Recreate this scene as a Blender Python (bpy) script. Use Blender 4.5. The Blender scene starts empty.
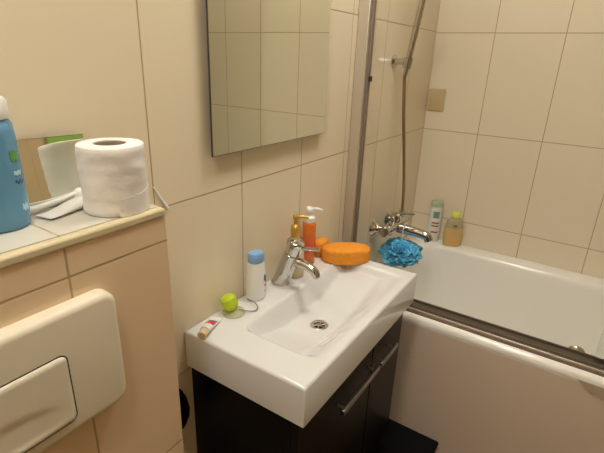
import bpy, bmesh, math, random
from mathutils import Vector, Matrix
random.seed(7)
C = bpy.context.scene.collection
S = bpy.context.scene
H = 1.428                      # eye height above the floor
YW = 0.671                     # tiled wall behind the basin
XB = 2.05                      # tiled wall along the bath
PI = math.pi

# ---------------------------------------------------------------- camera
cam = bpy.data.cameras.new('camera'); camo = bpy.data.objects.new('camera', cam); C.objects.link(camo)
Rr = Vector((0.5530177, -0.8324659, 0.0342340)); Ru = Vector((0.2784914, 0.2234186, 0.9340914)); Rf = Vector((0.7852478, 0.5070351, -0.3553890))
m = Matrix((Rr, Ru, -Rf)).transposed().to_4x4(); m.translation = (0, 0, H)
camo.matrix_world = m
cam.sensor_width = 36; cam.lens = 442.92 / 604 * 36; cam.clip_start = 0.01
S.camera = camo
# ---------------------------------------------------------------- light and exposure
S.view_settings.view_transform = 'Standard'; S.view_settings.look = 'None'
S.view_settings.exposure = 0.12; S.view_settings.gamma = 1.0
try: S.view_settings.use_curve_mapping = False
except Exception: pass
w = bpy.data.worlds.new('world'); S.world = w; w.use_nodes = True
w.node_tree.nodes['Background'].inputs[0].default_value = (1, .8, .6, 1)
w.node_tree.nodes['Background'].inputs[1].default_value = 0.0
LAMP_POS = (-.12, .22, 2.40); LAMP_STRENGTH = 80.0; LAMP_COL = (1.0, .968, .895)
BATH_FILL_POS = (1.02, .25, 2.50); BATH_FILL_STRENGTH = 22.0  # unseen fill light, added above the bath side to raise wall brightness

# ---------------------------------------------------------------- materials
def mat(name, col, rough=.5, metal=0, trans=0, ior=1.45, noise=0, nscale=40, bump=0, coat=0, sss=0, emit=None, estr=0):
    mt = bpy.data.materials.new(name); mt.use_nodes = True
    nt = mt.node_tree; b = nt.nodes['Principled BSDF']
    b.inputs['Base Color'].default_value = (*col, 1); b.inputs['Roughness'].default_value = rough
    b.inputs['Metallic'].default_value = metal; b.inputs['IOR'].default_value = ior
    b.inputs['Transmission Weight'].default_value = trans
    b.inputs['Coat Weight'].default_value = coat
    if sss:
        b.inputs['Subsurface Weight'].default_value = sss; b.inputs['Subsurface Radius'].default_value = (.01, .006, .004)
    if emit:
        b.inputs['Emission Color'].default_value = (*emit, 1); b.inputs['Emission Strength'].default_value = estr
    if noise or bump:
        tc = nt.nodes.new('ShaderNodeTexCoord'); n = nt.nodes.new('ShaderNodeTexNoise')
        n.inputs['Scale'].default_value = nscale; n.inputs['Detail'].default_value = 4
        nt.links.new(tc.outputs['Object'], n.inputs['Vector'])
        if noise:
            mx = nt.nodes.new('ShaderNodeMix'); mx.data_type = 'RGBA'
            mx.inputs['A'].default_value = (*[c * (1 - noise) for c in col], 1)
            mx.inputs['B'].default_value = (*[min(1, c * (1 + noise)) for c in col], 1)
            nt.links.new(n.outputs['Fac'], mx.inputs['Factor']); nt.links.new(mx.outputs['Result'], b.inputs['Base Color'])
        if bump:
            bp = nt.nodes.new('ShaderNodeBump'); bp.inputs['Strength'].default_value = bump; bp.inputs['Distance'].default_value = .004
            nt.links.new(n.outputs['Fac'], bp.inputs['Height']); nt.links.new(bp.outputs['Normal'], b.inputs['Normal'])
    return mt

def tile_mat(name, ua, va, u0, v0, tw, th, col, grout, gw=.0028, rough=.14, reed=.25):
    """glazed wall tiles: ua/va are the world axes (0 x, 1 y, 2 z) the grid runs along"""
    mt = bpy.data.materials.new(name); mt.use_nodes = True
    nt = mt.node_tree; N = nt.nodes; Lk = nt.links; b = N['Principled BSDF']
    g = N.new('ShaderNodeNewGeometry'); sp = N.new('ShaderNodeSeparateXYZ'); Lk.new(g.outputs['Position'], sp.inputs[0])
    def math_(op, a, bb=None):
        n = N.new('ShaderNodeMath'); n.operation = op
        for i, x in enumerate((a, bb)):
            if x is None: continue
            if isinstance(x, (int, float)): n.inputs[i].default_value = x
            else: Lk.new(x, n.inputs[i])
        return n.outputs[0]
    def cell(ax, o, size):
        q = math_('DIVIDE', math_('SUBTRACT', sp.outputs[ax], o), size)
        fl = math_('FLOOR', q); fr = math_('SUBTRACT', q, fl)
        d = math_('MULTIPLY', math_('MINIMUM', fr, math_('SUBTRACT', 1.0, fr)), size)
        return fl, d
    fu, du = cell(ua, u0, tw); fv, dv = cell(va, v0, th)
    d = math_('MINIMUM', du, dv)
    mr = N.new('ShaderNodeMapRange'); mr.interpolation_type = 'SMOOTHSTEP'
    mr.inputs['From Min'].default_value = gw * .35; mr.inputs['From Max'].default_value = gw * .75
    Lk.new(d, mr.inputs['Value'])
    cb = N.new('ShaderNodeCombineXYZ'); Lk.new(fu, cb.inputs[0]); Lk.new(fv, cb.inputs[1])
    wn = N.new('ShaderNodeTexWhiteNoise'); Lk.new(cb.outputs[0], wn.inputs['Vector'])
    var = N.new('ShaderNodeMix'); var.data_type = 'RGBA'
    var.inputs['A'].default_value = (*[c * .985 for c in col], 1); var.inputs['B'].default_value = (*[min(1, c * 1.015) for c in col], 1)
    Lk.new(wn.outputs['Value'], var.inputs['Factor'])
    mx = N.new('ShaderNodeMix'); mx.data_type = 'RGBA'
    mx.inputs['A'].default_value = (*grout, 1); Lk.new(var.outputs['Result'], mx.inputs['B']); Lk.new(mr.outputs[0], mx.inputs['Factor'])
    Lk.new(mx.outputs['Result'], b.inputs['Base Color'])
    # soft vertical reeding in the glaze of some tiles
    mp = N.new('ShaderNodeCombineXYZ')
    Lk.new(math_('MULTIPLY', sp.outputs[ua], 55.0), mp.inputs[0]); Lk.new(math_('MULTIPLY', sp.outputs[va], 3.0), mp.inputs[1])
    Lk.new(wn.outputs['Value'], mp.inputs[2])
    nz = N.new('ShaderNodeTexNoise'); nz.inputs['Scale'].default_value = 1.0; nz.inputs['Detail'].default_value = 1; Lk.new(mp.outputs[0], nz.inputs['Vector'])
    sel = math_('MULTIPLY', nz.outputs['Fac'], math_('MULTIPLY', wn.outputs['Value'], reed))
    hgt = math_('ADD', mr.outputs[0], sel)
    bp = N.new('ShaderNodeBump'); bp.inputs['Strength'].default_value = .35; bp.inputs['Distance'].default_value = .002
    Lk.new(hgt, bp.inputs['Height']); Lk.new(bp.outputs['Normal'], b.inputs['Normal'])
    rr = N.new('ShaderNodeMapRange'); rr.inputs['To Min'].default_value = .8; rr.inputs['To Max'].default_value = rough
    Lk.new(mr.outputs[0], rr.inputs['Value']); Lk.new(rr.outputs[0], b.inputs['Roughness'])
    b.inputs['IOR'].default_value = 1.45
    return mt

TW, TH = .252, .406
CREAM = (.82, .71, .52); GROUT = (.46, .33, .18)
M = {}
M['tile_x'] = tile_mat('cream_tile_along_x', 0, 2, .519, H - .281, TW, TH, CREAM, GROUT)
M['tile_y'] = tile_mat('cream_tile_along_y', 1, 2, .431, H - .285, TW + .002, TH, (.85, .755, .58), GROUT)  # same cream tile, lightened so the bath wall looks better lit
M['tile_rear'] = tile_mat('darkened_tile_opposite', 0, 2, .519, H - .281, TW, TH, (.54, .41, .25), GROUT)  # same tile darkened on the opposite wall to cut its bounce light
M['tile_box'] = tile_mat('cream_tile_cistern', 0, 2, .262, H - .2725, TW, TH, (.82, .62, .41), GROUT)
M['tile_top'] = tile_mat('cream_tile_ledge', 0, 1, .264, .40, TW, .4, (.68, .645, .555), (.46, .36, .22))
M['floor'] = tile_mat('brown_floor_tile', 0, 1, .1, .1, .33, .33, (.15, .08, .035), (.1, .06, .03), rough=.35)
M['plaster'] = mat('white_plaster', (.86, .80, .68), .8, noise=.03, nscale=8)
M['trim'] = mat('cream_trim', (.68, .58, .36), .35)
M['white'] = mat('white_plastic', (.85, .83, .78), .3)
M['plate'] = mat('ivory_plastic', (.80, .73, .58), .38)
M['ceramic'] = mat('white_ceramic', (.74, .735, .725), .08, coat=.5)
M['acrylic'] = mat('white_acrylic', (.93, .90, .84), .16, coat=.3)
M['panel'] = mat('bath_panel_acrylic', (.79, .655, .53), .35)
M['chrome'] = mat('chrome', (.60, .58, .55), .07, 1)
M['steel'] = mat('brushed_steel', (.60, .57, .52), .28, 1)
M['handle'] = mat('dark_steel', (.34, .31, .28), .3, 1)
M['alu'] = mat('satin_aluminium', (.72, .67, .60), .42, .85)
M['rail'] = mat('dark_bronze_aluminium', (.15, .12, .09), .4, .5)
M['seal'] = mat('grey_rubber_seal', (.22, .165, .115), .6)
M['dark'] = mat('dark_plastic', (.015, .014, .013), .35)
M['wenge'] = mat('black_gloss_lacquer', (.006, .005, .005), .3, noise=.2, nscale=20)
M['black'] = mat('black_rubber', (.003, .003, .003), .7)
M['mirror'] = mat('mirror_glass', (.86, .88, .80), .01, 1)
M['mirror_back'] = mat('mirror_edge_dark', (.06, .05, .035), .4)
M['paper'] = mat('tissue_paper', (.88, .83, .79), .95, bump=.12, nscale=220)
M['core'] = mat('cardboard', (.42, .33, .25), .9)
M['blue_gel'] = mat('blue_bottle_plastic', (.17, .42, .66), .25, trans=.25)
M['blue_cap'] = mat('powder_blue_plastic', (.23, .42, .70), .4)
M['lime'] = mat('lime_plastic', (.62, .78, .02), .3, trans=.25)
M['pale_lime'] = mat('clear_suction_plastic', (.80, .78, .52), .2, trans=.55)
M['gold'] = mat('gold_plastic', (.62, .38, .07), .3, .55)
M['clear'] = mat('clear_plastic', (.96, .90, .80), .06, trans=.92, ior=1.35)
M['cream_soap'] = mat('cream_soap', (.88, .72, .45), .3, trans=.3)
M['orange_gel'] = mat('orange_gel_plastic', (.93, .24, .04), .15, trans=.3)
M['sponge'] = mat('orange_sponge', (.82, .31, .03), .95, noise=.18, nscale=120, bump=.8)
M['pouf'] = mat('blue_mesh_net', (.17, .60, .88), .6, noise=.12, nscale=60)
M['green'] = mat('green_plastic', (.12, .36, .08), .35)
M['dgreen'] = mat('dark_green_plastic', (.03, .16, .07), .3)
M['towel'] = mat('green_towel', (.28, .46, .10), .95, bump=.8, nscale=200)
M['pale_green'] = mat('pale_green_plastic', (.62, .72, .48), .3, trans=.3)
M['yellow'] = mat('yellow_green_cap', (.82, .80, .12), .35)
M['amber'] = mat('amber_liquid', (.86, .56, .20), .15, trans=.2)
M['frost'] = mat('pale_bottle_plastic', (.86, .78, .50), .2, trans=.5)
M['red'] = mat('red_print', (.70, .06, .05), .5)
M['navy'] = mat('navy_print', (.08, .10, .25), .5)
M['brown_print'] = mat('brown_print', (.38, .13, .06), .5)
M['green_print'] = mat('green_print', (.18, .34, .22), .5)
M['lightblue_print'] = mat('light_blue_print', (.45, .68, .80), .4)
M['tape'] = mat('brown_tape', (.55, .43, .32), .5)
M['tan'] = mat('tan_plate_plastic', (.60, .46, .25), .35)
M['glass'] = mat('shower_glass', (.93, .97, .93), .01, trans=1, ior=1.45)
M['wood'] = mat('dark_brown_door', (.10, .055, .03), .4, noise=.3, nscale=12)
M['strip'] = mat('brown_sealing_strip', (.15, .10, .065), .5)
M['hose'] = mat('metal_hose', (.36, .25, .14), .3, .8)
M['bath_fill'] = mat('fill_panel', (.95, .92, .85), .4, emit=LAMP_COL, estr=BATH_FILL_STRENGTH)
M['lamp'] = mat('lamp_glass', (.95, .92, .85), .4, emit=LAMP_COL, estr=LAMP_STRENGTH)

for k in ('black', 'wenge'): M[k].node_tree.nodes['Principled BSDF'].inputs['Specular IOR Level'].default_value = .15
# ---------------------------------------------------------------- helpers
def link(name, bm, material, parent=None, smooth=True, bevel=0, seg=2, loc=None, angle=40):
    me = bpy.data.meshes.new(name); bmesh.ops.recalc_face_normals(bm, faces=bm.faces); bm.to_mesh(me); bm.free()
    o = bpy.data.objects.new(name, me); C.objects.link(o)
    for mt in (material if isinstance(material, (list, tuple)) else [material]): me.materials.append(mt)
    for p in me.polygons: p.use_smooth = smooth
    if bevel:
        b = o.modifiers.new('bevel', 'BEVEL'); b.width = bevel; b.segments = seg; b.limit_method = 'ANGLE'; b.angle_limit = math.radians(35)
    if smooth:
        try: me.set_sharp_from_angle(angle=math.radians(angle))
        except Exception: pass
    if parent is not None: o.parent = parent
    if loc is not None: o.location = loc
    return o
def thing(name, label, cat, loc=(0, 0, 0), rz=0, group=None):
    o = bpy.data.objects.new(name, None); C.objects.link(o); o.empty_display_size = .05
    o.location = loc; o.rotation_euler = (0, 0, rz); o['label'] = label; o['category'] = cat
    if group: o['group'] = group
    return o
def tag(o, label, cat, group=None):
    o['label'] = label; o['category'] = cat
    if group: o['group'] = group
    return o
def struct(o): o['kind'] = 'structure'; return o
def box(x0, x1, y0, y1, z0, z1, bm=None):
    bm = bm or bmesh.new()
    v = [bm.verts.new((x, y, z)) for x in (x0, x1) for y in (y0, y1) for z in (z0, z1)]
    for f in ((0, 1, 3, 2), (4, 6, 7, 5), (0, 4, 5, 1), (2, 3, 7, 6), (0, 2, 6, 4), (1, 5, 7, 3)): bm.faces.new([v[i] for i in f])
    return bm
def lathe(profile, seg=40, bm=None, mtx=None, sx=1, sy=1):
    """profile [(r, z)...], revolved about z"""
    bm = bm or bmesh.new(); rings = []; mtx = mtx or Matrix()
    for r, z in profile:
        if r <= 1e-6: rings.append([bm.verts.new(mtx @ Vector((0, 0, z)))])
        else: rings.append([bm.verts.new(mtx @ Vector((r * sx * math.cos(2 * PI * k / seg), r * sy * math.sin(2 * PI * k / seg), z))) for k in range(seg)])
    for a, b in zip(rings, rings[1:]):
        for k in range(seg):
            k2 = (k + 1) % seg
            if len(a) == 1 and len(b) == 1: continue
            if len(a) == 1: bm.faces.new((a[0], b[k], b[k2]))
            elif len(b) == 1: bm.faces.new((a[k], a[k2], b[0]))
            else: bm.faces.new((a[k], a[k2], b[k2], b[k]))
    return bm
def axis_mtx(p, d):
    """frame at p with local z along d"""
    q = Vector(d).normalized().to_track_quat('Z', 'Y')
    return Matrix.Translation(Vector(p)) @ q.to_matrix().to_4x4()
def rod(p, q, r, seg=20, bm=None, r2=None, rnd=.15):
    p, q = Vector(p), Vector(q); L = (q - p).length; r2 = r if r2 is None else r2
    e = min(rnd * min(r, r2), L * .3)
    return lathe([(0, 0), (r - e, 0), (r, e), (r2, L - e), (r2 - e, L), (0, L)], seg, bm, axis_mtx(p, q - p))
def spline(pts, n=8):
    pts = [Vector(p) for p in pts]; out = []
    P = [pts[0] * 2 - pts[1]] + pts + [pts[-1] * 2 - pts[-2]]
    for i in range(1, len(P) - 2):
        for k in range(n):
            t = k / n; a, b, c, d = P[i - 1:i + 3]
            out.append(.5 * (2 * b + (c - a) * t + (2 * a - 5 * b + 4 * c - d) * t * t + (3 * b - a - 3 * c + d) * t ** 3))
    out.append(pts[-1]); return out
def tube(pts, r, seg=12, bm=None, smooth=8):
    bm = bm or bmesh.new(); pts = spline(pts, smooth) if smooth else [Vector(p) for p in pts]
    n = len(pts); rad = r if callable(r) else (lambda t: r); up = None; rings = []
    for i, p in enumerate(pts):
        t = (pts[min(i + 1, n - 1)] - pts[max(i - 1, 0)]).normalized()
        if up is None: up = t.orthogonal().normalized()
        up = (up - t * up.dot(t)).normalized(); sd = t.cross(up)
        rr = rad(i / (n - 1))
        rings.append([bm.verts.new(p + (up * math.cos(2 * PI * k / seg) + sd * math.sin(2 * PI * k / seg)) * rr) for k in range(seg)])
    for a, b in zip(rings, rings[1:]):
        for k in range(seg): bm.faces.new((a[k], a[(k + 1) % seg], b[(k + 1) % seg], b[k]))
    bm.faces.new(rings[0][::-1]); bm.faces.new(rings[-1]); return bm
def rrect(x0, x1, y0, y1, r, n=8):
    pts = []
    for cx, cy, a in ((x1 - r, y1 - r, 0), (x0 + r, y1 - r, 90), (x0 + r, y0 + r, 180), (x1 - r, y0 + r, 270)):
        for k in range(n + 1):
            t = math.radians(a + 90 * k / n); pts.append((cx + r * math.cos(t), cy + r * math.sin(t)))
    return pts
def loft(rings, bm=None, cap0=True, cap1=True):
    bm = bm or bmesh.new(); R = [[bm.verts.new(p) for p in ring] for ring in rings]; n = len(R[0])
    for a, b in zip(R, R[1:]):
        for k in range(n): bm.faces.new((a[k], a[(k + 1) % n], b[(k + 1) % n], b[k]))
    if cap0: bm.faces.new(R[0][::-1])
    if cap1: bm.faces.new(R[-1])
    return bm
def inset_outline(pts, d):
    n = len(pts); out = []
    for i in range(n):
        a, b, c = Vector(pts[i - 1]), Vector(pts[i]), Vector(pts[(i + 1) % n])
        t = (c - a); t = t.normalized() if t.length else Vector((1, 0)); nrm = Vector((-t.y, t.x))
        q = b + nrm * d; out.append((q.x, q.y))
    return out
def slab(pts, axis, a, b, r=.004, n=4, both=False):
    """outline pts (counter-clockwise) extruded from a to b along axis; the b face gets a rounded edge"""
    def P(u, v, h): return {'x': (h, u, v), 'y': (u, h, v), 'z': (u, v, h)}[axis]
    s = 1 if b > a else -1; rings = []
    if both:
        for k in range(n + 1):
            t = PI / 2 * k / n; rings.append([P(u, v, a + s * r * (1 - math.sin(t))) for u, v in inset_outline(pts, r * (1 - math.cos(PI / 2 - t)) if 0 else r * (1 - math.sin(t)))])
        rings = []
        for k in range(n + 1):
            t = PI / 2 * k / n; rings.append([P(u, v, a + s * r * (1 - math.sin(t))) for u, v in inset_outline(pts, r * (1 - math.cos(t)))])
        rings = rings[::-1]
    else: rings.append([P(u, v, a) for u, v in pts])
    for k in range(n + 1):
        t = PI / 2 * k / n; rings.append([P(u, v, b - s * r * (1 - math.sin(t))) for u, v in inset_outline(pts, r * (1 - math.cos(t)))])
    return loft(rings)
def sstep(t): t = max(0, min(1, t)); return t * t * (3 - 2 * t)

# ================================================================ room shell
Y0, X0, ZC = -1.12, -.95, 2.50
struct(link('floor', box(X0 - .1, XB + .1, Y0 - .1, YW + .1, -.1, 0), M['floor'], smooth=False))
struct(link('ceiling', box(X0 - .1, XB + .1, Y0 - .1, YW + .1, ZC, ZC + .1), M['plaster'], smooth=False))
struct(link('wall_left', box(X0 - .1, XB + .1, YW, YW + .1, 0, ZC), M['tile_x'], smooth=False))
struct(link('wall_back', box(XB, XB + .1, Y0, YW, 0, ZC), M['tile_y'], smooth=False))
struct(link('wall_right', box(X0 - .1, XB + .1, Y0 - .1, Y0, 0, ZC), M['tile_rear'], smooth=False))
struct(link('wall_front', box(X0 - .1, X0, Y0, YW, 0, ZC), M['tile_y'], smooth=False))
dd = struct(link('unseen_door', box(X0, X0 + .03, -.95, -.10, 0, 2.05), M['wood'], bevel=.003))  # unseen door, added dark so the chrome has something dark to reflect
link('handle', rod((X0 + .03, -.17, 1.02), (X0 + .075, -.17, 1.02), .009), M['steel'], dd)
# tiled box over the cistern with its ledge
BX1, BY, ZL = .42, .521, H - .2185
struct(link('wall_cistern', box(X0, BX1, BY, YW, 0, ZL - .014), M['tile_box'], smooth=False))
struct(link('trim_1', box(X0, BX1 - .002, BY + .012, YW, ZL - .014, ZL), M['tile_top'], smooth=False))
struct(link('trim_2', box(X0, BX1, BY - .003, BY + .012, ZL - .014, ZL), M['trim'], bevel=.004))
struct(link('trim_3', tube([(.519, YW - .001, H - .236), (.531, YW - .001, H - .258), (.548, YW - .001, H - .285)], lambda t: .0015 + .0025 * t, 10), M['white']))
# ================================================================ ceiling lamp, then a fill panel added to brighten the walls
lp = thing('ceiling_light', 'round white glass lamp glowing on the bathroom ceiling', 'lamp', LAMP_POS)
link('base', lathe([(0, .10), (.09, .10), (.09, .07), (0, .07)], 40), M['white'], lp)
link('lamp_shade', lathe([(0, -.02), (.06, -.012), (.085, .01), (.095, .04), (.085, .07), (0, .07)], 40), M['lamp'], lp)

bl = thing('ceiling_light', 'added round fill light panel on the ceiling above the bathtub side', 'lamp', BATH_FILL_POS)
link('frame', lathe([(.225, -.001), (.24, -.001), (.24, -.028), (.235, -.032), (.225, -.032), (.225, -.001)], 48), M['white'], bl)
link('diffuser', lathe([(0, -.004), (.2245, -.004), (.2245, -.026), (0, -.026)], 48), M['bath_fill'], bl)
# ================================================================ flush plate on the cistern box
fp = thing('flush_plate', 'ivory plastic toilet flush plate on the tiled cistern box', 'flush plate', (.14, BY, H - .39))
x0, x1, z0, z1 = -.185, .172, -.098, .087
link('cover', slab(rrect(x0, x1, z0, z1, .022), 'y', 0, -.021, .010, 6), M['plate'], fp)
link('button_gap', slab(rrect(-.088, .0925, -.078, .0295, .011), 'y', -.0195, -.0216, .0004), M['dark'], fp)
# button with the hollow for the finger
bm = bmesh.new(); nu, nv = 40, 24; bx0, bx1, bz0, bz1 = -.0865, .091, -.0765, .028
grid = []
for j in range(nv + 1):
    row = []
    for i in range(nu + 1):
        u = bx0 + (bx1 - bx0) * i / nu; v = bz0 + (bz1 - bz0) * j / nv
        du = min(u - bx0, bx1 - u); dv = min(v - bz0, bz1 - v); r = .010
        if du < r and dv < r:
            k = math.hypot(r - du, r - dv)
            if k > r:
                su = 1 if u < (bx0 + bx1) / 2 else -1; sv = 1 if v < (bz0 + bz1) / 2 else -1
                u += su * (r - du) * (1 - r / k); v += sv * (r - dv) * (1 - r / k)
        e = min(du, dv); y = -.0245 + .003 * (1 - min(1, e / .003)) ** 2
        hollow = math.exp(-(((u - .002) / .062) ** 4)) * sstep((v - bz0 - .004) / .008) * (1 - sstep((v - (bz0 + .030) - .012 * math.cos((u - .002) / .062 * 1.5)) / .014))
        y += .0022 * hollow
        row.append(bm.verts.new((u, y, v)))
    grid.append(row)
for j in range(nv):
    for i in range(nu): bm.faces.new((grid[j][i], grid[j][i + 1], grid[j + 1][i + 1], grid[j + 1][i]))
edge = [e for e in bm.edges if e.is_boundary]
ex = bmesh.ops.extrude_edge_only(bm, edges=edge)
for v in [g for g in ex['geom'] if isinstance(g, bmesh.types.BMVert)]: v.co.y = -.018
link('button', bm, M['plate'], fp, angle=70)

# ================================================================ things on the ledge
tr = thing('toilet_roll', 'white toilet paper roll standing on the tiled ledge', 'toilet roll', (.374, .570, ZL))
def roll_profile():
    p = [(.0225, .0005), (.0435, .0005), (.045, .002)]
    for k in range(1, 16): p.append((.045 + .0006 * math.sin(k * 1.9) + .0004 * math.sin(k * 4.3), .002 + .0935 * k / 16))
    return p + [(.045, .0955), (.0435, .0973), (.0225, .0975), (.0225, .0005)]
bm = lathe(roll_profile(), 72)
for v in bm.verts:
    r = math.hypot(v.co.x, v.co.y)
    if r > .035:
        a = math.atan2(v.co.y, v.co.x); z = v.co.z / .0975
        k = .0004 * math.sin(3 * a + 9 * z) + .0002 * math.sin(7 * a - 14 * z + 1) + .0008 * math.exp(-((z - .75 - .16 * math.sin(a * 2)) / .06) ** 2) - .001 * math.exp(-((z - .22 - .05 * math.sin(a * 3)) / .05) ** 2)
        s = (r + k) / r; v.co.x *= s; v.co.y *= s
link('paper', bm, M['paper'], tr, angle=60)
link('core', lathe([(.0215, .002), (.0226, .002), (.0226, .096), (.0215, .096), (.0215, .002)], 40), M['core'], tr)
# loose last sheet wrapped at the lower right
bm = bmesh.new(); prev = None
for k in range(19):
    a = math.radians(-120 + 110 * k / 18); rr = .0463 + .002 * sstep((k - 14) / 4); zt = .026 + .010 * (k / 18)
    c = [bm.verts.new((rr * math.cos(a), rr * math.sin(a), z)) for z in (.001, zt)] + [bm.verts.new(((rr - .0006) * math.cos(a), (rr - .0006) * math.sin(a), z)) for z in (zt, .001)]
    if prev:
        for q in range(4): bm.faces.new((prev[q], prev[(q + 1) % 4], c[(q + 1) % 4], c[q]))
    else: bm.faces.new(c)
    prev = c
bm.faces.new(prev[::-1]); link('loose_sheet', bm, M['paper'], tr)

bb = thing('shampoo_bottle', 'tall blue translucent bottle with white cap at left edge of ledge', 'bottle', (.240, .612, ZL), math.radians(10))
link('body', lathe([(0, .0), (.026, 0), (.030, .004), (.031, .02), (.031, .09), (.0305, .118), (.029, .132), (.025, .138), (0, .138)], 40, sy=.85), M['blue_gel'], bb)
link('cap', lathe([(0, .138), (.0275, .138), (.0285, .141), (.0280, .158), (.025, .163), (0, .164)], 40, sy=.88), M['white'], bb)
bm = bmesh.new()
def curved_patch(bm, a0, a1, z0, z1, r, sy=1, t=.0006, n=10, wob=0):
    prev = None
    for k in range(n + 1):
        a = math.radians(a0 + (a1 - a0) * k / n); wz = wob * math.sin(k * 1.3)
        c = [bm.verts.new((q * math.cos(a), q * sy * math.sin(a), z)) for q, z in ((r, z0 + wz), (r, z1 + wz), (r + t, z1 + wz), (r + t, z0 + wz))]
        if prev:
            for q in range(4): bm.faces.new((prev[q], prev[(q + 1) % 4], c[(q + 1) % 4], c[q]))
        else: bm.faces.new(c)
        prev = c
    bm.faces.new(prev[::-1]); return bm
link('leaf_print', curved_patch(bmesh.new(), -80, -58, .088, .100, .0311, .85, wob=.002), M['green'], bb)
link('text_print', curved_patch(bmesh.new(), -78, -56, .070, .075, .0311, .85, wob=.001), M['lightblue_print'], bb)
link('stripe_print', curved_patch(bmesh.new(), -78, -54, .060, .063, .0311, .85, wob=.002), M['navy'], bb)
link('flower_print', curved_patch(bmesh.new(), -72, -52, .024, .032, .0311, .85, wob=.002), M['lightblue_print'], bb)
gb = thing('lotion_bottle', 'dark green bottle cut off by the left frame edge beside the blue bottle', 'bottle', (.181, .600, ZL))
link('body', lathe([(0, 0), (.024, 0), (.027, .003), (.027, .08), (.018, .092), (.012, .096), (0, .096)], 32), M['dgreen'], gb)
link('cap', lathe([(0, .096), (.013, .096), (.013, .112), (.010, .116), (0, .116)], 28), M['white'], gb)

lm = thing('leaning_mirror', 'small frameless rectangular mirror leaning on wall behind toilet roll', 'mirror', (.315, .646, ZL), 0)
lm.rotation_euler = (math.radians(-9), 0, math.radians(-9))
link('glass', box(-.075, .066, -.002, -.0012, .001, .100), M['mirror'], lm, smooth=False)
link('backing', box(-.0755, .0665, -.0012, .002, 0, .1005), M['mirror_back'], lm, smooth=False)

br = thing('stick_brush', 'white long-handled stick with bulb end lying before the small mirror', 'brush', (.262, .634, ZL + .0062))
link('handle', tube([(0, 0, -.0005), (.03, .001, .001), (.06, .003, .0035), (.085, .004, .0075), (.092, .004, .009)], lambda t: .0055 - .0022 * sstep(t * 1.3), 16), M['white'], br)
link('bulb', lathe([(0, -.011), (.006, -.010), (.0095, -.004), (.0102, .002), (.009, .007), (.005, .0098), (0, .0102)], 28, mtx=axis_mtx((.0965, .0045, .0082 - .0035), (.6, .05, .6))), M['white'], br)

tb = thing('flat_tube', 'white flattened tube lying on ledge in front of the small mirror', 'tube', (.318, .609, ZL), math.radians(10))
bm = bmesh.new(); rings = []
for k in range(13):
    t = k / 12; x = -.036 + .070 * t; hw = .015 - .001 * t; hh = .0008 + .0068 * sstep(t * 1.1); lift = .003 * (1 - t) ** 2
    rings.append([(x, hw * math.copysign(abs(math.cos(a)) ** .8, math.cos(a)), hh + lift + hh * math.sin(a)) for a in [2 * PI * q / 20 for q in range(20)]])
link('body', loft(rings), M['white'], tb)
link('cap', lathe([(0, 0), (.008, 0), (.0078, .012), (.006, .014), (0, .014)], 24, mtx=axis_mtx((.034, 0, .0086), (1, 0, 0))), M['white'], tb)

# ================================================================ wall mirror
MY = YW - .018
wm = thing('wall_mirror', 'tall frameless rectangular mirror on the tiled wall above the basin', 'mirror', (.878, YW, H - .198))
link('glass', box(-.217, .231, -.0185, -.0180, 0, .80), M['mirror'], wm, smooth=False)
link('backing', box(-.2178, .2318, -.0180, -.0145, -.001, .801), M['mirror_back'], wm, smooth=False)
link('mount', box(-.17, .18, -.0145, 0, .04, .75), M['dark'], wm, smooth=False)

# ================================================================ wash basin and its cabinet
ZS = H - .578; SX0, SX1, SY0, SY1 = .567, 1.168, .346, YW - .002; SB = ZS - .093
wb = thing('wash_basin', 'white rectangular ceramic wash basin on the black cabinet', 'sink', ((SX0 + SX1) / 2, (SY0 + SY1) / 2, SB))
ox, oy, oz = wb.location
BXa, BXb, BYa, BYb = .648, 1.128, .364, .577
DR = (.850, .485)
def basin_h(x, y):
    """how far the bowl drops below the rim"""
    back = sstep((BYb - y) / .030); front = sstep((y - BYa) / .085)
    left = .5 * sstep((x - BXa) / .03) + .5 * sstep((x - BXa) / .16) ; right = .35 * sstep((BXb - x) / .02) + .65 * sstep((BXb - x) / .19)
    d = .060 * min(back, 1) * front * left * right
    rr = math.hypot(x - DR[0], y - DR[1])
    return d + .004 * math.exp(-(rr / .05) ** 2) * back * front
bm = bmesh.new(); nx, ny = 150, 90; e = .006; G = []
xs = [SX0, SX0 + e * .3, SX0 + e] + [SX0 + e + (SX1 - SX0 - 2 * e) * i / nx for i in range(1, nx)] + [SX1 - e, SX1 - e * .3, SX1]
ys = [SY0, SY0 + e * .3, SY0 + e] + [SY0 + e + (SY1 - SY0 - 2 * e) * i / ny for i in range(1, ny)] + [SY1 - e, SY1 - e * .3, SY1]
for y in ys:
    row = []
    for x in xs:
        de = min(x - SX0, SX1 - x, y - SY0, SY1 - y)
        z = ZS - (e - math.sqrt(max(0, e * e - (e - min(de, e)) ** 2))) - basin_h(x, y)
        row.append(bm.verts.new((x - ox, y - oy, z - oz)))
    G.append(row)
for j in range(len(ys) - 1):
    for i in range(len(xs) - 1): bm.faces.new((G[j][i], G[j][i + 1], G[j + 1][i + 1], G[j + 1][i]))
ring = G[0] + [r[-1] for r in G[1:]] + G[-1][-2::-1] + [r[0] for r in G[-2:0:-1]]
low = [bm.verts.new((v.co.x, v.co.y, 0)) for v in ring]
for k in range(len(ring)): bm.faces.new((ring[k], low[k], low[(k + 1) % len(ring)], ring[(k + 1) % len(ring)]))
bm.faces.new(low)
link('bowl', bm, M['ceramic'], wb, angle=80)
dz = ZS - basin_h(*DR)
dr = link('drain', lathe([(0, -.004), (.014, -.004), (.0165, -.001), (.0175, .0022), (.0215, .0026), (.0235, .001), (.024, -.003), (0, -.006)], 40, mtx=Matrix.Translation((DR[0] - ox, DR[1] - oy, dz - oz))), M['steel'], wb)
bm = bmesh.new()
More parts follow.
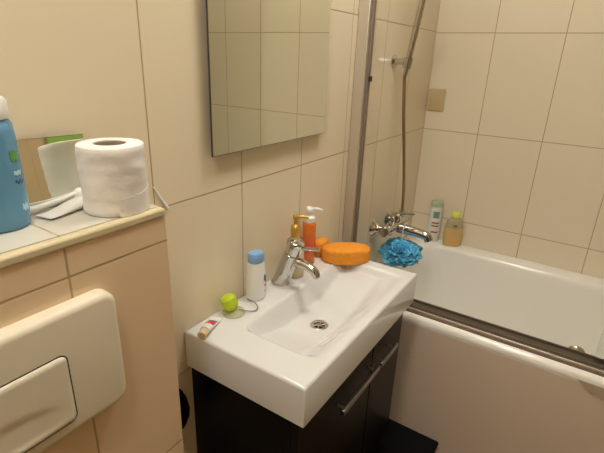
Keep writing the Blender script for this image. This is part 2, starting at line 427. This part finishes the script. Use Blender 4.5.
lathe([(0, .0006), (.0155, .0006), (.0155, -.0035), (0, -.0035)], 32, bm, Matrix.Translation((DR[0] - ox, DR[1] - oy, dz - oz)))
link('drain_hole', bm, M['dark'], dr)
bm = lathe([(0, .003), (.006, .003), (.007, .001), (.007, -.001), (0, -.001)], 24, mtx=Matrix.Translation((DR[0] - ox, DR[1] - oy, dz - oz)))
for k in range(3):
    a = PI * k / 3 + .3; c, s = math.cos(a), math.sin(a); p = Vector((DR[0] - ox, DR[1] - oy, dz - oz + .0012))
    rod(p + Vector((c, s, 0)) * -.0165, p + Vector((c, s, 0)) * .0165, .0013, 8, bm)
link('drain_cross', bm, M['steel'], dr)

VX0, VX1, VY0, VZ0 = .582, 1.155, .368, .25
vc = thing('vanity_cabinet', 'black gloss two-door vanity cabinet under the white basin', 'cabinet', ((VX0 + VX1) / 2, .52, VZ0))
vx, vy, vz = vc.location
link('carcass', box(VX0 - vx, VX1 - vx, VY0 + .018 - vy, YW - .001 - vy, 0, SB - vz), M['wenge'], vc, smooth=False)
for a, b, h0, h1 in ((VX0, .942, .735, .938), (.946, VX1, .950, 1.062)):
    d = link('door', box(a - vx, b - vx, VY0 - vy, VY0 + .018 - vy, .004, SB - .006 - vz), M['wenge'], vc, bevel=.0015)
    bm = box(h0 - vx, h1 - vx, VY0 - .028 - vy, VY0 - .018 - vy, H - .772 - vz, H - .757 - vz)
    link('handle', bm, M['handle'], d, bevel=.002)
    for hx in (h0 + .018, h1 - .018):
        link('handle_post', rod((hx - vx, VY0 + .0005 - vy, H - .7645 - vz), (hx - vx, VY0 - .019 - vy, H - .7645 - vz), .004, 12), M['steel'], d)

# ---------------------------------------------------------------- basin tap
fc = thing('basin_faucet', 'chrome single-lever mixer tap at the back of the basin', 'faucet', (.880, .632, ZS))
B = Vector((0, 0, 0)); T = Vector((0.002, -.047, .128)); ax = (T - B).normalized()
bm = lathe([(0, 0), (.0245, 0), (.0255, .002), (.0255, .006), (0, .006)], 40)
link('base', bm, M['chrome'], fc)
mb = axis_mtx(B + ax * .001, ax)
link('body', lathe([(0, 0), (.0238, 0), (.0228, .05), (.0222, .102), (.0205, .1035), (0, .1035)], 40, mtx=mb), M['chrome'], fc)
hd = link('lever_head', lathe([(0, .1045), (.0205, .1045), (.0222, .106), (.0220, .138), (.0205, .1425), (.016, .1445), (0, .145)], 40, mtx=mb), M['chrome'], fc)
h0 = B + ax * .126
link('lever', rod(h0 + Vector((.001, -.018, 0)), h0 + Vector((.004, -.070, .008)), .0058, 20, r2=.0045), M['chrome'], fc)
s0 = B + ax * .082
link('spout', tube([s0 + Vector((0, -.010, 0)), s0 + Vector((.001, -.032, -.001)), s0 + Vector((.003, -.056, -.006)), s0 + Vector((.004, -.074, -.014)), s0 + Vector((.005, -.081, -.026))], lambda t: .0135 - .0022 * t, 24), M['chrome'], fc)
link('aerator', lathe([(0, 0), (.0095, 0), (.0095, .004), (0, .004)], 24, mtx=axis_mtx(s0 + Vector((.005, -.0815, -.026)), (.02, -.25, -1))), M['steel'], fc)

# ---------------------------------------------------------------- things on the basin
ro = thing('cream_bottle', 'white bottle with blue cap standing on the basin left of the tap', 'bottle', (.775, .632, ZS), math.radians(-10))
def oval_rings(spec, n=36, p=2.4):
    out = []
    for z, a, b in spec:
        out.append([(a * math.copysign(abs(math.cos(t)) ** (2 / p), math.cos(t)), b * math.copysign(abs(math.sin(t)) ** (2 / p), math.sin(t)), z) for t in [2 * PI * k / n for k in range(n)]])
    return out
link('body', loft(oval_rings([(0, .022, .015), (.003, .025, .018), (.03, .0265, .019), (.07, .0255, .0185), (.095, .0225, .0175), (.104, .020, .0165)])), M['white'], ro)
link('cap', loft(oval_rings([(.104, .0205, .017), (.105, .0212, .0175), (.124, .0205, .017), (.128, .0185, .015), (.129, .012, .010)])), M['blue_cap'], ro)
def decal(parent, name, material, cx, cz, w, h, y, x_out=False):
    return link(name, slab(rrect(cx - w / 2, cx + w / 2, cz - h / 2, cz + h / 2, min(w, h) * .3, 4), 'y', y, y - .0008, .0002, 1), material, parent)
def side_print(parent, name, material, a0, a1, z0, z1, spec_r, wob=0):
    """printed patch hugging the oval body"""
    bm = bmesh.new(); prev = None
    for k in range(9):
        t = math.radians(a0 + (a1 - a0) * k / 8)
        def P(z, g):
            a, b = spec_r(z); return ((a + g) * math.copysign(abs(math.cos(t)) ** (2 / 2.4), math.cos(t)), (b + g) * math.copysign(abs(math.sin(t)) ** (2 / 2.4), math.sin(t)), z)
        s = wob * math.sin(k * .9)
        c = [bm.verts.new(P(z0 + s, .0001)), bm.verts.new(P(z1 + s, .0001)), bm.verts.new(P(z1 + s, .0008)), bm.verts.new(P(z0 + s, .0008))]
        if prev:
            for q in range(4): bm.faces.new((prev[q], prev[(q + 1) % 4], c[(q + 1) % 4], c[q]))
        else: bm.faces.new(c)
        prev = c
    bm.faces.new(prev[::-1]); return link(name, bm, material, parent)
sr = lambda z: (.0265 - .0035 * sstep((z - .03) / .07), .019 - .0012 * sstep((z - .03) / .07))
side_print(ro, 'logo_print', M['navy'], -70, -35, .050, .066, sr, .004)
side_print(ro, 'stripe_print', M['red'], -66, -36, .036, .040, sr, .002)
side_print(ro, 'text_print', M['lightblue_print'], -68, -30, .020, .028, sr)

sh = thing('suction_hook', 'lime green suction hook with metal loop lying on the basin rim', 'hook', (.686, .632, ZS), math.radians(-25))
sh.scale = (1.3, 1.3, 1.3)
link('suction_cup', lathe([(0, .002), (.017, .001), (.021, .0005), (.0215, .0018), (.014, .005), (.007, .008), (0, .009)], 32, mtx=Matrix.Translation((.002, 0, 0))), M['pale_lime'], sh)
link('knob', lathe([(0, -.006), (.010, -.004), (.0145, .002), (.0155, .008), (.0135, .014), (.0145, .018), (.012, .022), (.006, .024), (0, .0245)], 24, mtx=axis_mtx((-.002, .002, .0125), (-.25, .2, 1))), M['lime'], sh)
link('wire_hook', tube([(.010, -.004, .008), (.026, -.013, .004), (.040, -.016, .003), (.047, -.008, .006), (.044, .003, .010), (.036, .008, .014), (.034, .010, .016)], .0014, 10), M['handle'], sh)

tp = thing('toothpaste_tube', 'small white toothpaste tube with red print at basin left corner', 'toothpaste', (.603, .628, ZS), math.radians(22))
tp.scale = (1.25, 1.25, 1.15)
bm = bmesh.new(); rings = []
for k in range(13):
    t = k / 12; x = -.018 + .056 * t; r = .0085; hw = r + .003 * t; hh = r * (1 - sstep(t)) + .0012
    rings.append([(x, hw * math.cos(a), hh + .0002 + hh * math.sin(a)) for a in [2 * PI * q / 24 for q in range(24)]])
link('body', loft(rings), M['white'], tp)
link('cap', lathe([(0, 0), (.0078, 0), (.0082, .001), (.0082, .013), (.007, .0145), (0, .0145)], 24, mtx=axis_mtx((-.0185, 0, .0092), (-1, 0, 0))), M['cream_soap'], tp)
def tube_print(name, material, x0, x1, a0, a1):
    bm = bmesh.new(); prev = None
    for k in range(9):
        x = x0 + (x1 - x0) * k / 8; t = (x + .018) / .056; r = .0085; hw = r + .003 * t; hh = r * (1 - sstep(t)) + .0012; c = []
        for g in (.0001, .0007):
            for a in ([a0 + (a1 - a0) * q / 6 for q in range(7)] if g == .0001 else [a1 - (a1 - a0) * q / 6 for q in range(7)]):
                a = math.radians(a); c.append(bm.verts.new((x, (hw + g) * math.cos(a), hh + .0002 + (hh + g) * math.sin(a))))
        if prev:
            for q in range(14): bm.faces.new((prev[q], prev[(q + 1) % 14], c[(q + 1) % 14], c[q]))
        else: bm.faces.new(c)
        prev = c
    bm.faces.new(prev[::-1]); return link(name, bm, material, tp)
tube_print('red_print', M['red'], -.002, .012, 40, 150); tube_print('blue_print', M['navy'], .014, .020, 50, 140)

gs = thing('soap_dispenser', 'clear soap dispenser with gold pump standing behind the chrome tap', 'dispenser', (.942, .628, ZS))
link('bottle', lathe([(0, .034), (.0255, .034), (.0260, .036), (.0255, .092), (.022, .108), (.013, .117), (.0115, .120), (0, .120)], 36), M['clear'], gs)
link('soap', lathe([(0, 0), (.0235, 0), (.026, .003), (.0262, .034), (0, .034)], 36), M['cream_soap'], gs)
link('pump_collar', lathe([(0, .118), (.0130, .118), (.0138, .120), (.0138, .144), (.0120, .150), (.0065, .155), (.0055, .170), (0, .170)], 32), M['gold'], gs)
bm = lathe([(0, .169), (.0075, .169), (.009, .172), (.009, .178), (.007, .181), (0, .181)], 28)
tube([(0, 0, .176), (.010, -.018, .1765), (.017, -.030, .174)], lambda t: .005 - .002 * t, 14, bm)
link('pump_head', bm, M['gold'], gs)
ob = thing('pump_bottle', 'slim orange gel bottle with white pump beside the gold pump', 'dispenser', (1.034, .642, ZS))
link('bottle', lathe([(0, 0), (.0175, 0), (.0195, .003), (.0195, .124), (.018, .130), (.014, .133), (0, .133)], 36), M['orange_gel'], ob)
link('label_band', lathe([(.0196, .040), (.0201, .040), (.0201, .070), (.0196, .070)], 36), M['red'], ob)
link('pump_collar', lathe([(0, .132), (.0160, .132), (.0165, .134), (.0165, .146), (.012, .150), (.0065, .152), (.0055, .162), (0, .162)], 32), M['white'], ob)
bm = lathe([(0, .161), (.010, .161), (.0120, .164), (.0120, .172), (.009, .176), (0, .177)], 28)
tube([(0, 0, .169), (.012, -.018, .171), (.020, -.030, .167)], lambda t: .0062 - .003 * t, 14, bm)
link('pump_head', bm, M['white'], ob)

# peanut-shaped bath sponge
def sponge_outline(s, n=72):
    pts = []
    for k in range(n):
        a = 2 * PI * k / n
        r = .066 + .009 * math.cos(2 * a) - .004 * math.cos(a)
        pts.append((s * r * math.cos(a), s * .72 * r * math.sin(a)))
    return pts
bm = bmesh.new()
rings = []
for z, s in ((0, .93), (.003, .985), (.008, 1), (.034, 1), (.040, .985), (.0435, .93), (.044, .6), (.0437, .25)):
    rings.append([(x, y, z) for x, y in sponge_outline(s)])
loft(rings, bm)
o = link('bath_sponge', bm, M['sponge'], smooth=True, loc=(1.122, .556, ZS + .0005), angle=70); o.rotation_euler = (0, 0, math.radians(-52))
tag(o, 'large orange oval sponge lying on the back right of the basin', 'sponge')
bm = bmesh.new(); rings = []
for z, s in ((0, .40), (.004, .46), (.042, .46), (.047, .42), (.048, .2)): rings.append([(x, y, z) for x, y in sponge_outline(s)])
loft(rings, bm)
o = link('bath_sponge', bm, M['sponge'], loc=(1.112, .643, ZS + .0005), angle=70); tag(o, 'small orange sponge tucked behind the large oval one', 'sponge')

# ================================================================ bathtub
BT = H - .803; TX0, TX1, TY0, TY1 = 1.300, XB - .001, -1.03, YW - .001
bt = thing('bathtub', 'white acrylic bathtub built in along the tiled wall', 'bathtub', ((TX0 + TX1) / 2, (TY0 + TY1) / 2, 0))
tx, ty, tz = bt.location
def ring_at(x0, x1, y0, y1, r, z, n=10): return [(x - tx, y - ty, z) for x, y in rrect(x0, x1, y0, y1, r, n)]
rings = [ring_at(TX0 + .001, TX1, TY0, TY1, .010, BT - .030), ring_at(TX0, TX1, TY0, TY1, .010, BT - .022), ring_at(TX0 + .003, TX1 - .001, TY0 + .001, TY1 - .001, .010, BT - .010), ring_at(TX0 + .010, TX1 - .001, TY0 + .001, TY1 - .001, .010, BT - .003), ring_at(TX0 + .02, TX1 - .001, TY0 + .002, TY1 - .002, .010, BT)]
ix0, ix1, iy0, iy1 = TX0 + .095, TX1 - .070, TY0 + .09, TY1 - .085
for d, z, r in ((-.008, 0, .10), (0, -.004, .11), (.006, -.014, .11), (.010, -.03, .11), (.025, -.15, .12), (.045, -.30, .13), (.065, -.36, .13), (.10, -.395, .12), (.15, -.405, .10)):
    rings.append(ring_at(ix0 + d, ix1 - d, iy0 + d * 2.2, iy1 - d * 1.1, r, BT + z))
link('tub', loft(rings, cap0=False), M['acrylic'], bt, angle=75)
link('apron_panel', box(TX0 + .0005 - tx, TX0 + .03 - tx, TY0 + .001 - ty, TY1 - .001 - ty, 0, BT - .028), M['panel'], bt, bevel=.004)
link('overflow_knob', lathe([(0, 0), (.048, 0), (.049, .004), (.046, .014), (.032, .026), (.014, .032), (0, .033)], 36, mtx=axis_mtx((1.955 - tx, -.132 - ty, H - 1.116), (-1, 0, .12))), M['chrome'], bt)
tpf = link('tape_patch', loft([[(TX0 - .0006, y, z) for y, z in ((-.108, BT - .022), (-.20, BT - .022), (-.20, BT - .050), (-.178, BT - .062), (-.165, BT - .052), (-.150, BT - .055), (-.128, BT - .036))], [(TX0 - .0014, y, z) for y, z in ((-.108, BT - .022), (-.20, BT - .022), (-.20, BT - .050), (-.178, BT - .062), (-.165, BT - .052), (-.150, BT - .055), (-.128, BT - .036))]]), M['tape'], smooth=False)
tag(tpf, 'torn piece of brown tape stuck on the bathtub front edge', 'tape')

# ---------------------------------------------------------------- bath screen: wall profile, rail and pane
bs = thing('bath_screen', 'sliding glass bath screen with aluminium profile and dark rail', 'shower screen', (1.36, .6, BT))
sx, sy, sz = bs.location
ZT = ZC - .35 - sz
link('wall_profile', box(1.302 - sx, 1.352 - sx, .632 - sy, YW - .001 - sy, .004, ZT), M['alu'], bs, bevel=.003)
link('seal_strip', box(1.312 - sx, 1.328 - sx, .624 - sy, .633 - sy, .004, ZT), M['seal'], bs, bevel=.002)
link('clip', box(1.310 - sx, 1.332 - sx, .619 - sy, .623 - sy, H - .062 - sz, H - .045 - sz), M['dark'], bs, bevel=.002)
bm = box(1.330 - sx, 1.336 - sx, TY0 + .02 - sy, .640 - sy, 0, .009)
link('rail_lip', bm, M['alu'], bs, bevel=.001)
link('sealing_strip', box(1.319 - sx, 1.330 - sx, TY0 + .02 - sy, .640 - sy, 0, .003), M['strip'], bs, smooth=False)
bm = box(1.336 - sx, 1.394 - sx, TY0 + .02 - sy, .640 - sy, 0, .006)
box(1.388 - sx, 1.394 - sx, TY0 + .02 - sy, .640 - sy, .006, .013, bm); box(1.350 - sx, 1.353 - sx, TY0 + .02 - sy, .640 - sy, .006, .008, bm)
link('bottom_rail', bm, M['rail'], bs, smooth=False)
link('glass_pane', box(1.371 - sx, 1.376 - sx, TY0 + .03 - sy, -.140 - sy, .006, ZT - .03), M['glass'], bs, smooth=False)
link('top_rail', box(1.33 - sx, 1.39 - sx, TY0 + .02 - sy, .632 - sy, ZT - .03, ZT), M['alu'], bs, bevel=.002)

# ================================================================ bath mixer and hand shower
bmx = thing('bath_mixer', 'chrome wall mixer tap above the bathtub end', 'faucet', (1.64, YW, H - .63))
for ux in (-.075, .075):
    es = link('escutcheon', lathe([(0, 0), (.033, 0), (.034, .003), (.030, .012), (.019, .020), (.016, .030), (.016, .052), (0, .052)], 36, mtx=axis_mtx((ux, 0, 0), (0, -1, 0))), M['chrome'], bmx)
link('body', lathe([(0, -.112), (.018, -.112), (.022, -.108), (.024, -.07), (.022, -.062), (.0245, -.05), (.0245, .05), (.022, .062), (.024, .07), (.022, .108), (.018, .112), (0, .112)], 32, mtx=axis_mtx((0, -.066, .004), (1, 0, 0))), M['chrome'], bmx)
link('spout', tube([(0, -.075, -.004), (.0, -.115, -.004), (.0, -.160, -.006), (.0, -.200, -.012), (.0, -.212, -.030)], lambda t: .021 - .004 * t, 24), M['chrome'], bmx)
bm = lathe([(0, 0), (.021, 0), (.023, .006), (.021, .026), (.012, .032), (0, .033)], 28, mtx=axis_mtx((0, -.066, .024), (0, -.1, 1)))
link('lever_head', bm, M['chrome'], bmx)
link('lever', tube([(0, -.070, .052), (0, -.100, .060), (.0, -.142, .066)], lambda t: .0068 - .002 * t, 16), M['chrome'], bmx)
link('hose_outlet', lathe([(0, -.03), (.011, -.03), (.012, .0), (0, .0)], 20, mtx=Matrix.Translation((.064, -.066, .050))), M['chrome'], bmx)

hs = thing('hand_shower', 'chrome hand shower hanging in its holder above the bath mixer', 'shower', (1.61, YW, H))
link('wall_holder', lathe([(0, 0), (.022, 0), (.022, .006), (.011, .010), (.0095, .055), (0, .055)], 28, mtx=axis_mtx((0, 0, 0), (-.16, -1, 0))), M['chrome'], hs)
d = Vector((.0, -.14, 1)).normalized(); hp = Vector((-.020, -.062, -.004))
link('holder_cup', lathe([(.0105, -.018), (.0155, -.018), (.0170, .018), (.0125, .018), (.0105, -.018)], 28, mtx=axis_mtx(hp, d)), M['chrome'], hs)
link('handle', lathe([(0, -.045), (.008, -.045), (.0095, -.03), (.0115, .03), (.0125, .10), (.0115, .20), (.012, .23), (0, .235)], 24, mtx=axis_mtx(hp, d)), M['chrome'], hs)
link('shower_head', lathe([(0, -.012), (.03, -.010), (.038, .0), (.036, .012), (.02, .020), (0, .022)], 36, mtx=axis_mtx(hp + d * .245 + Vector((0, -.02, 0)), (0, .85, .5))), M['chrome'], hs)
h1 = hp - d * .045
link('hose', tube([h1, (-.012, -.063, -.165), (.032, -.066, -.318), (.080, -.066, -.480), (.094, -.066, -.5775)], .0062, 14), M['hose'], hs)

# blue net puff hanging from the mixer
pf = thing('bath_puff', 'bright blue net bath puff hanging from the bath mixer', 'bath puff', (1.628, .560, H - .732))
bm = bmesh.new(); PR = .082
def ruffle(c, nrm, rad, amp, ph, waves):
    mt = axis_mtx(c, nrm); n = 48; rings = []
    for f in (.10, .4, .7, .88, 1.0):
        ring = []
        for k in range(n):
            t = 2 * PI * k / n; q = rad * f * (1 + .14 * math.sin(2 * t + ph) + .07 * math.sin(5 * t + 2 * ph))
            ring.append(bm.verts.new(mt @ Vector((q * math.cos(t), q * math.sin(t), rad * .55 * f * f + amp * f ** 3 * (math.sin(waves * t + ph) + .5 * math.sin((2 * waves + 1) * t - ph))))))
        rings.append(ring)
    for a, b in zip(rings, rings[1:]):
        for k in range(n): bm.faces.new((a[k], a[(k + 1) % n], b[(k + 1) % n], b[k]))
NP = 46
for k in range(NP):
    z = 1 - 2 * (k + .5) / NP; a = k * 2.39996; q = math.sqrt(1 - z * z)
    nrm = Vector((q * math.cos(a), q * math.sin(a), z)) + Vector((random.uniform(-.35, .35), random.uniform(-.35, .35), random.uniform(-.35, .35)))
    nrm.normalize(); ruffle(nrm * PR * random.uniform(.28, .50), nrm, random.uniform(.034, .052), random.uniform(.005, .010), random.uniform(0, 6), random.choice((3, 4, 5)))
for v in bm.verts: v.co.z *= .74
link('net', bm, M['pouf'], pf, angle=180)
o = pf.children[0]; sd = o.modifiers.new('thickness', 'SOLIDIFY'); sd.thickness = .0007
link('cord', tube([(0, 0, .03), (-.008, 0, .07), (-.0135, 0, .10), (-.001, 0, .1205), (.012, 0, .1235), (.026, 0, .1195), (.0375, 0, .098), (.025, 0, .06), (0, 0, .03)], .0014, 8), M['white'], pf)

# ================================================================ bottles on the rear rim
gw = thing('conditioner_bottle', 'white bottle with green and red print on the bathtub back rim', 'bottle', (2.012, .548, BT + .0005), math.radians(-62))
link('body', loft(oval_rings([(0, .024, .013), (.003, .0265, .0155), (.06, .028, .018), (.15, .0285, .0185), (.172, .0285, .018)])), M['white'], gw)
link('cap', loft(oval_rings([(.172, .0285, .018), (.175, .029, .0185), (.196, .0285, .018), (.200, .026, .015)])), M['pale_green'], gw)
gr = lambda z: (.0288 if z > .06 else .0278, .0189 if z > .1 else .0184)
side_print(gw, 'green_print', M['green_print'], -118, -68, .120, .152, gr)
for z in (.092, .077, .046): side_print(gw, 'red_print', M['brown_print'], -122, -62, z, z + .007, gr, .0008)
ab = thing('oil_bottle', 'bottle of amber bath oil with yellow cap on the bathtub back rim', 'bottle', (2.012, .456, BT + .0005), math.radians(-62))
link('bottle', loft(oval_rings([(.090, .0415, .022), (.118, .036, .019), (.132, .024, .014), (.136, .014, .012), (.139, .013, .0115)], p=2.6)), M['frost'], ab)
link('liquid', loft(oval_rings([(0, .034, .017), (.004, .039, .021), (.05, .043, .0225), (.090, .0415, .022)], p=2.6)), M['amber'], ab)
link('cap', loft(oval_rings([(.139, .0185, .0145), (.141, .0195, .0155), (.158, .0190, .015), (.163, .015, .012)])), M['yellow'], ab)
ar = lambda z: (.0432, .0227)
for z, w_ in ((.098, 8), (.072, 24), (.056, 17)):
    side_print(ab, 'label_print', M['brown_print'] if z > .09 else M['tape'], -90 - w_, -90 + w_, z, z + (.010 if z > .09 else .005), (lambda z: (.0405, .0218)) if z > .09 else ar)
# small square plate in the corner
o = link('soap_plate', slab(rrect(.594, .668, -.047, .047, .004), 'x', XB, XB - .006, .002, 3), M['tan'], loc=(0, 0, H - .155))
tag(o, 'small tan square plate fixed to the tiles in the bath corner', 'plate')

# ================================================================ floor-level things
sb = thing('storage_box', 'low black box on the floor against the bath panel', 'box', (1.14, .42, 0))
link('body', box(-.15, .150, -.19, .20, 0, .150), M['black'], sb, bevel=.006)
link('lid', box(-.156, .158, -.197, .206, .150, .166), M['black'], sb, bevel=.005)
for zz, lab in ((.765, 'upper of two black rounded pads hanging between cistern box and vanity'), (.985, 'lower of two black rounded pads hanging between cistern box and vanity')):
    bm = lathe([(0, -.062), (.020, -.056), (.032, -.036), (.034, -.014), (.028, .018), (.016, .046), (.006, .062), (0, .065)], 32, sy=.35)
    o = link('hanging_pad', bm, M['black'], loc=(.523 if zz < .9 else .505, YW - .0122, H - zz)); tag(o, lab, 'pad')

# ================================================================ seen only in the small mirror
tw = thing('hand_towel', 'green towel hanging from a hook on the wall opposite the basin', 'towel', (.80, Y0, 1.98))
bm = bmesh.new(); rings = []
for k in range(17):
    t = k / 16; z = -.02 - .75 * t; hw = .03 + .17 * sstep(t * 2)
    ring = []
    for q in range(40):
        a = 2 * PI * q / 40; x = hw * math.cos(a); ring.append((x, .030 + .016 * math.sin(a) + .010 * math.sin(x * 60) * t, z))
    rings.append(ring)
link('cloth', loft(rings), M['towel'], tw)
link('hook', rod((0, 0, 0), (0, .05, .012), .006), M['chrome'], tw)
